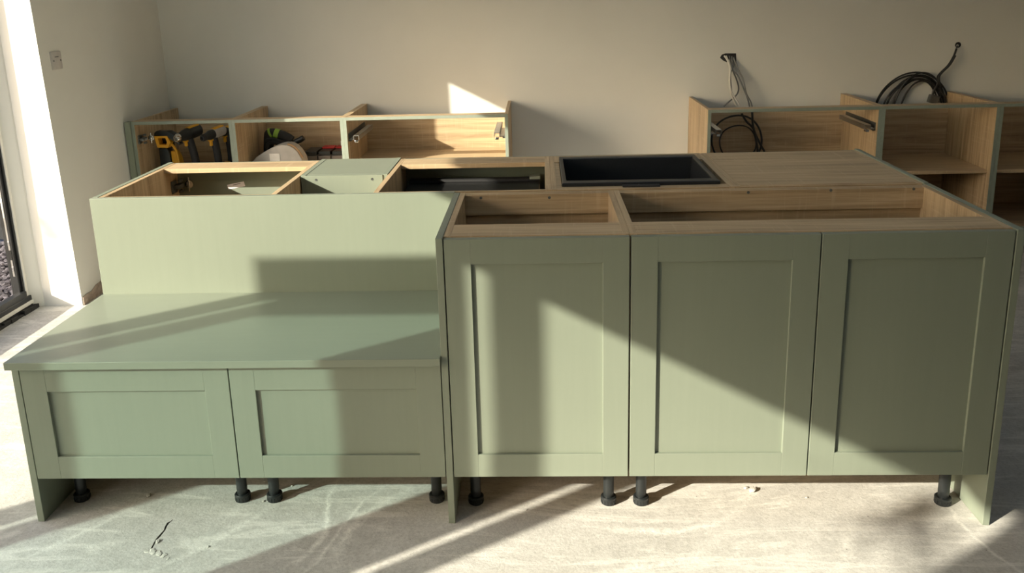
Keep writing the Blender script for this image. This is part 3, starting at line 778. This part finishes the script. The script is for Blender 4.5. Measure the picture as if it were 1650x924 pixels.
# ---------------------------------------------------------------- cables from the wall
h = [at_y(*q, YW) for q in ((1160, 93), (1163, 88), (1169, 86), (1186, 86), (1186.5, 99), (1180, 96), (1173, 96), (1171, 100.5), (1165, 97.5))]
bm = B()
prism(bm, [(q.x, q.z) for q in h], FR((0, YW-.0005, 0), (1, 0, 0), (0, 0, 1), (0, -1, 0)), .0015)
tag(link('socket_cutout', bm, BLKM, None, base=(h[3].x-.05, YW, h[3].z-.02)), 'ragged black socket cut-out in the wall with grey cables', 'cable outlet')
bm = B(); p = at_y(1543.5, 72.5, YW)
lathe(bm, [(.0175, 0), (.0175, .0015)], FR((p.x, YW-.0001, p.z), (1, 0, 0), (0, 0, 1), (0, -1, 0)), 20)
tag(link('cable_hole', bm, BLKM, None, base=p), 'small round black cable hole above the coiled cable', 'cable outlet')
def cable(pts, y0, y1, r, mat, label, cat='cable', group=None, tail=None):
    """pixel polyline hung from the wall: distance eases from y0 to y1"""
    n = len(pts); P = []
    for i, (x, y) in enumerate(pts):
        u = i/(n-1); P.append(at_y(x, y, y0+(y1-y0)*min(1, u*1.6)))
    if tail: P += [Vector(q) for q in tail]
    bm = B(); tube(bm, spline(P, 7), r, 8)
    o = link('cable', bm, mat, None, base=P[0], smooth=True)
    return tag(o, label, cat, group)
GC = 'cables from the wall cut-out'
yw = YW-.003
cable([(1167, 90), (1172, 97), (1176, 107), (1176, 122), (1175.5, 137), (1178, 152), (1183, 163), (1188, 172)], yw, 2.93, .0052, CABWHITE, 'white cable looping out of the ragged cut-out', group=GC)
cable([(1170, 90), (1174, 100), (1177, 112), (1176, 128), (1177, 142), (1182, 154), (1188, 163), (1193, 172)], yw, 2.90, .0046, CABWHITE, 'white cable lying beside its white twin below the cut-out', group=GC)
cable([(1175, 90), (1178, 102), (1181, 114), (1186, 126), (1190, 140), (1189, 149), (1184, 156), (1176, 163), (1166, 172)], yw, 2.965, .0045, CABGREY, 'grey cable bowing out and running down towards the oak gable', group=GC)
cable([(1179, 91), (1180, 102), (1181, 112), (1188, 121), (1194, 133), (1199, 145), (1204, 157), (1208, 172)], yw, 2.93, .0048, CABGREY, 'grey cable in the straight pair, thicker one', group=GC)
cable([(1182, 92), (1186, 103), (1191, 115), (1197, 127), (1200, 140), (1203, 152), (1209, 163), (1212, 172)], yw, 2.925, .0042, CABGREY, 'grey cable in the straight pair, thinner one ending beside the coil', group=GC)
cable([(1181, 94), (1183, 104), (1180, 112), (1177, 122), (1179, 148)], yw, 2.96, .0038, CABGREY, 'short grey cable curling back below the cut-out', group=GC)
# cables inside the unit below
yi = 2.86
GI = 'cables inside the open unit'
cable([(1195, 183), (1203, 196), (1213, 206), (1219, 220), (1227, 236), (1232, 246)], yi, yi, .0065, CABBLK, 'black cable sloping across the inside of the unit', group=GI, tail=[at_y(1232, 262, yi)])
cable([(1212, 181), (1213, 200), (1216, 215), (1219, 230), (1221, 244)], 2.80, 2.80, .007, CABBLK, 'thick black cable hanging straight inside the unit', group=GI, tail=[at_y(1221, 262, 2.8)])
for r, c, lab in ((0, (1187, 226), 'outer dark cable loop inside the unit'), (1, (1189, 230), 'inner dark cable loop inside the unit')):
    rx, rz = (.15, .17) if r == 0 else (.11, .12)
    cc = at_y(*c, 2.885 if r == 0 else 2.905)
    P = [cc+Vector((rx*math.cos(a), .015*math.sin(3*a), rz*.9*math.sin(a))) for a in [math.radians(d) for d in range(-60, 270, 15)]]
    bm = B(); tube(bm, spline(P, 3), .006 if r == 0 else .0045, 8)
    tag(link('cable', bm, CABBLK, None, base=P[0], smooth=True), lab, 'cable', GI)
# big black coil hanging over the third unit
c0 = at_y(1477, 172, 2.955)
t = Thing('cable_coil', 'coil of black cable with a grey clip, tied off against the wall', 'cable', (c0.x, 2.97, c0.z-.2))
for k in range(9):
    rr = .172+.014*math.sin(k*2.1); dx = (k-4)*.012+.004*math.sin(k*5); sq = .82+.06*math.cos(k*1.7)
    P = [Vector((c0.x+dx*(.5-.9*math.cos(a))+rr*math.cos(a), 2.975-.007*(k % 4)+.004*math.sin(a*2+k), c0.z-.008+.05*math.sin(k*1.3)*.4+rr*sq*1.18*math.sin(a)-.018*math.cos(2*a))) for a in [math.radians(d) for d in range(0, 361, 15)]]
    bm = B(); tube(bm, spline(P, 3), .0052, 8); link('loop', bm, CABBLK, t, smooth=True)
P = [at_y(*q, yy) for q, yy in (((1543, 73), YW-.002), ((1541, 79), 2.975), ((1537, 90), 2.965), ((1528, 105), 2.962), ((1516, 117), 2.958), ((1511, 124), 2.952), ((1511, 134), 2.950), ((1505, 146), 2.946), ((1502, 155), 2.945))]
bm = B(); tube(bm, spline(P, 6), .0062, 8); link('cable_tail', bm, CABBLK, t, smooth=True)
P2 = [q+Vector((.007, -.006, .002)) for q in P[2:7]]+[at_y(1514, 140, 2.948), at_y(1516, 158, 2.955)]
bm = B(); tube(bm, spline(P2, 6), .005, 8); link('cable_tail', bm, CABBLK, t, smooth=True)
bm = B(); tube(bm, [P[0], P[1]], .0066, 10); link('white_sleeve', bm, CABWHITE, t, smooth=True)
pc = at_y(1504, 160, 2.94)
bm = B(); obox(bm, Matrix.Translation(pc) @ Matrix.Rotation(.25, 4, 'Y'), .06, .035, .05, .006); link('clip', bm, DKSTEEL, t)

# ---------------------------------------------------------------- crumbs on the floor
def crumb(px, py, s, label, flat=.6):
    p = fp(px, py); bm = B()
    bmesh.ops.create_icosphere(bm, subdivisions=2, radius=1)
    for v in bm.verts: v.co *= .75+.5*random.random()
    bmesh.ops.transform(bm, matrix=Matrix.Translation(p+Vector((0, 0, s*flat*.7))) @ Matrix.Rotation(random.random()*6, 4, 'Z') @ Matrix.Diagonal((s*1.5, s, s*flat, 1)), verts=bm.verts)
    tag(link('plaster_crumb', bm, CRUMB, None, base=p, smooth=False), label, 'debris', 'crumbs on the floor')
crumb(1213, 789, .010, 'pale plaster crumb on the concrete before the double doors')
crumb(1202, 785, .005, 'tiny plaster crumb beside the larger pale one')
crumb(240, 803, .007, 'plaster crumb on the floor in the low end panel shadow')
crumb(255, 877, .006, 'concrete flake lying beside the floor crack', .5)
for q, s in (((246, 893), .009), ((256, 896), .008), ((265, 899), .007), ((237, 893), .006), ((271, 904), .004)):
    crumb(*q, s, 'broken concrete flake at the foot of the floor crack', .16)
for q in ((425, 811), (428, 780), (470, 786), (336, 885), (848, 823), (1300, 800)):
    crumb(*q, .0032, 'tiny speck of debris on the concrete floor')

# ---------------------------------------------------------------- slim garden trees outside (they dapple the reveal and the floor)
BARK = plain('bark', (.10, .075, .05), .9, noise=.3); LEAF = plain('leaf_green', (.06, .10, .03), .6, noise=.3)
def tree(root, limbs, label):
    t = Thing('garden_tree', label, 'tree', root)
    top = Vector(root)+Vector((0, 0, 3.3))
    bm = B(); tube(bm, spline([Vector(root), Vector(root)+Vector((.03, .02, 1.4)), top], 6), .05, 10, radii=[.06-.0028*k for k in range(13)]); link('trunk', bm, BARK, t, smooth=True)
    for c, n, r in limbs:
        c = Vector(c); a = Vector(root)+Vector((.02, .015, c.z-.35))
        bm = B(); tube(bm, spline([a, (a+c)/2+Vector((0, 0, .08)), c], 5), .012, 6); b = link('branch', bm, BARK, t, smooth=True)
        bm = B()
        for k in range(n):
            p = c+Vector((random.gauss(0, r[0]), random.gauss(0, r[1]), random.gauss(0, r[2])))
            m = Matrix.Translation(p) @ Matrix.Rotation(random.random()*6.3, 4, 'Z') @ Matrix.Rotation(random.gauss(.4, .5), 4, 'X')
            vs = [bm.verts.new(m @ Vector(q)) for q in ((0, -.035, 0), (.014, 0, .004), (0, .035, -.004), (-.014, 0, .004))]
            bm.faces.new(vs)
        lf = link('foliage', bm, LEAF, b); lf['kind'] = 'stuff'
S_ = Vector((-1, -.68, .52))
def back(p, k): return Vector(p)+S_*k
tree((-3.55, -5.05, 0), [(back((2.52, .02, 0), 6.0), 46, (.05, .05, .045)), (back((2.62, .10, 0), 6.1), 20, (.04, .04, .03)), ((-3.5, -5.3, 3.3), 80, (.2, .1, .15))], 'slim garden tree with sparse leaves standing outside past the door opening')
tree((-4.95, -.45, 0), [(back((-.93, 1.765, .46), 4.0), 16, (.03, .03, .03)), (back((-.88, 1.765, .36), 4.1), 16, (.03, .03, .025)), (back((-.94, 1.765, .24), 4.05), 14, (.03, .03, .02))], 'slim bare garden tree with few leaves opposite the white reveal')
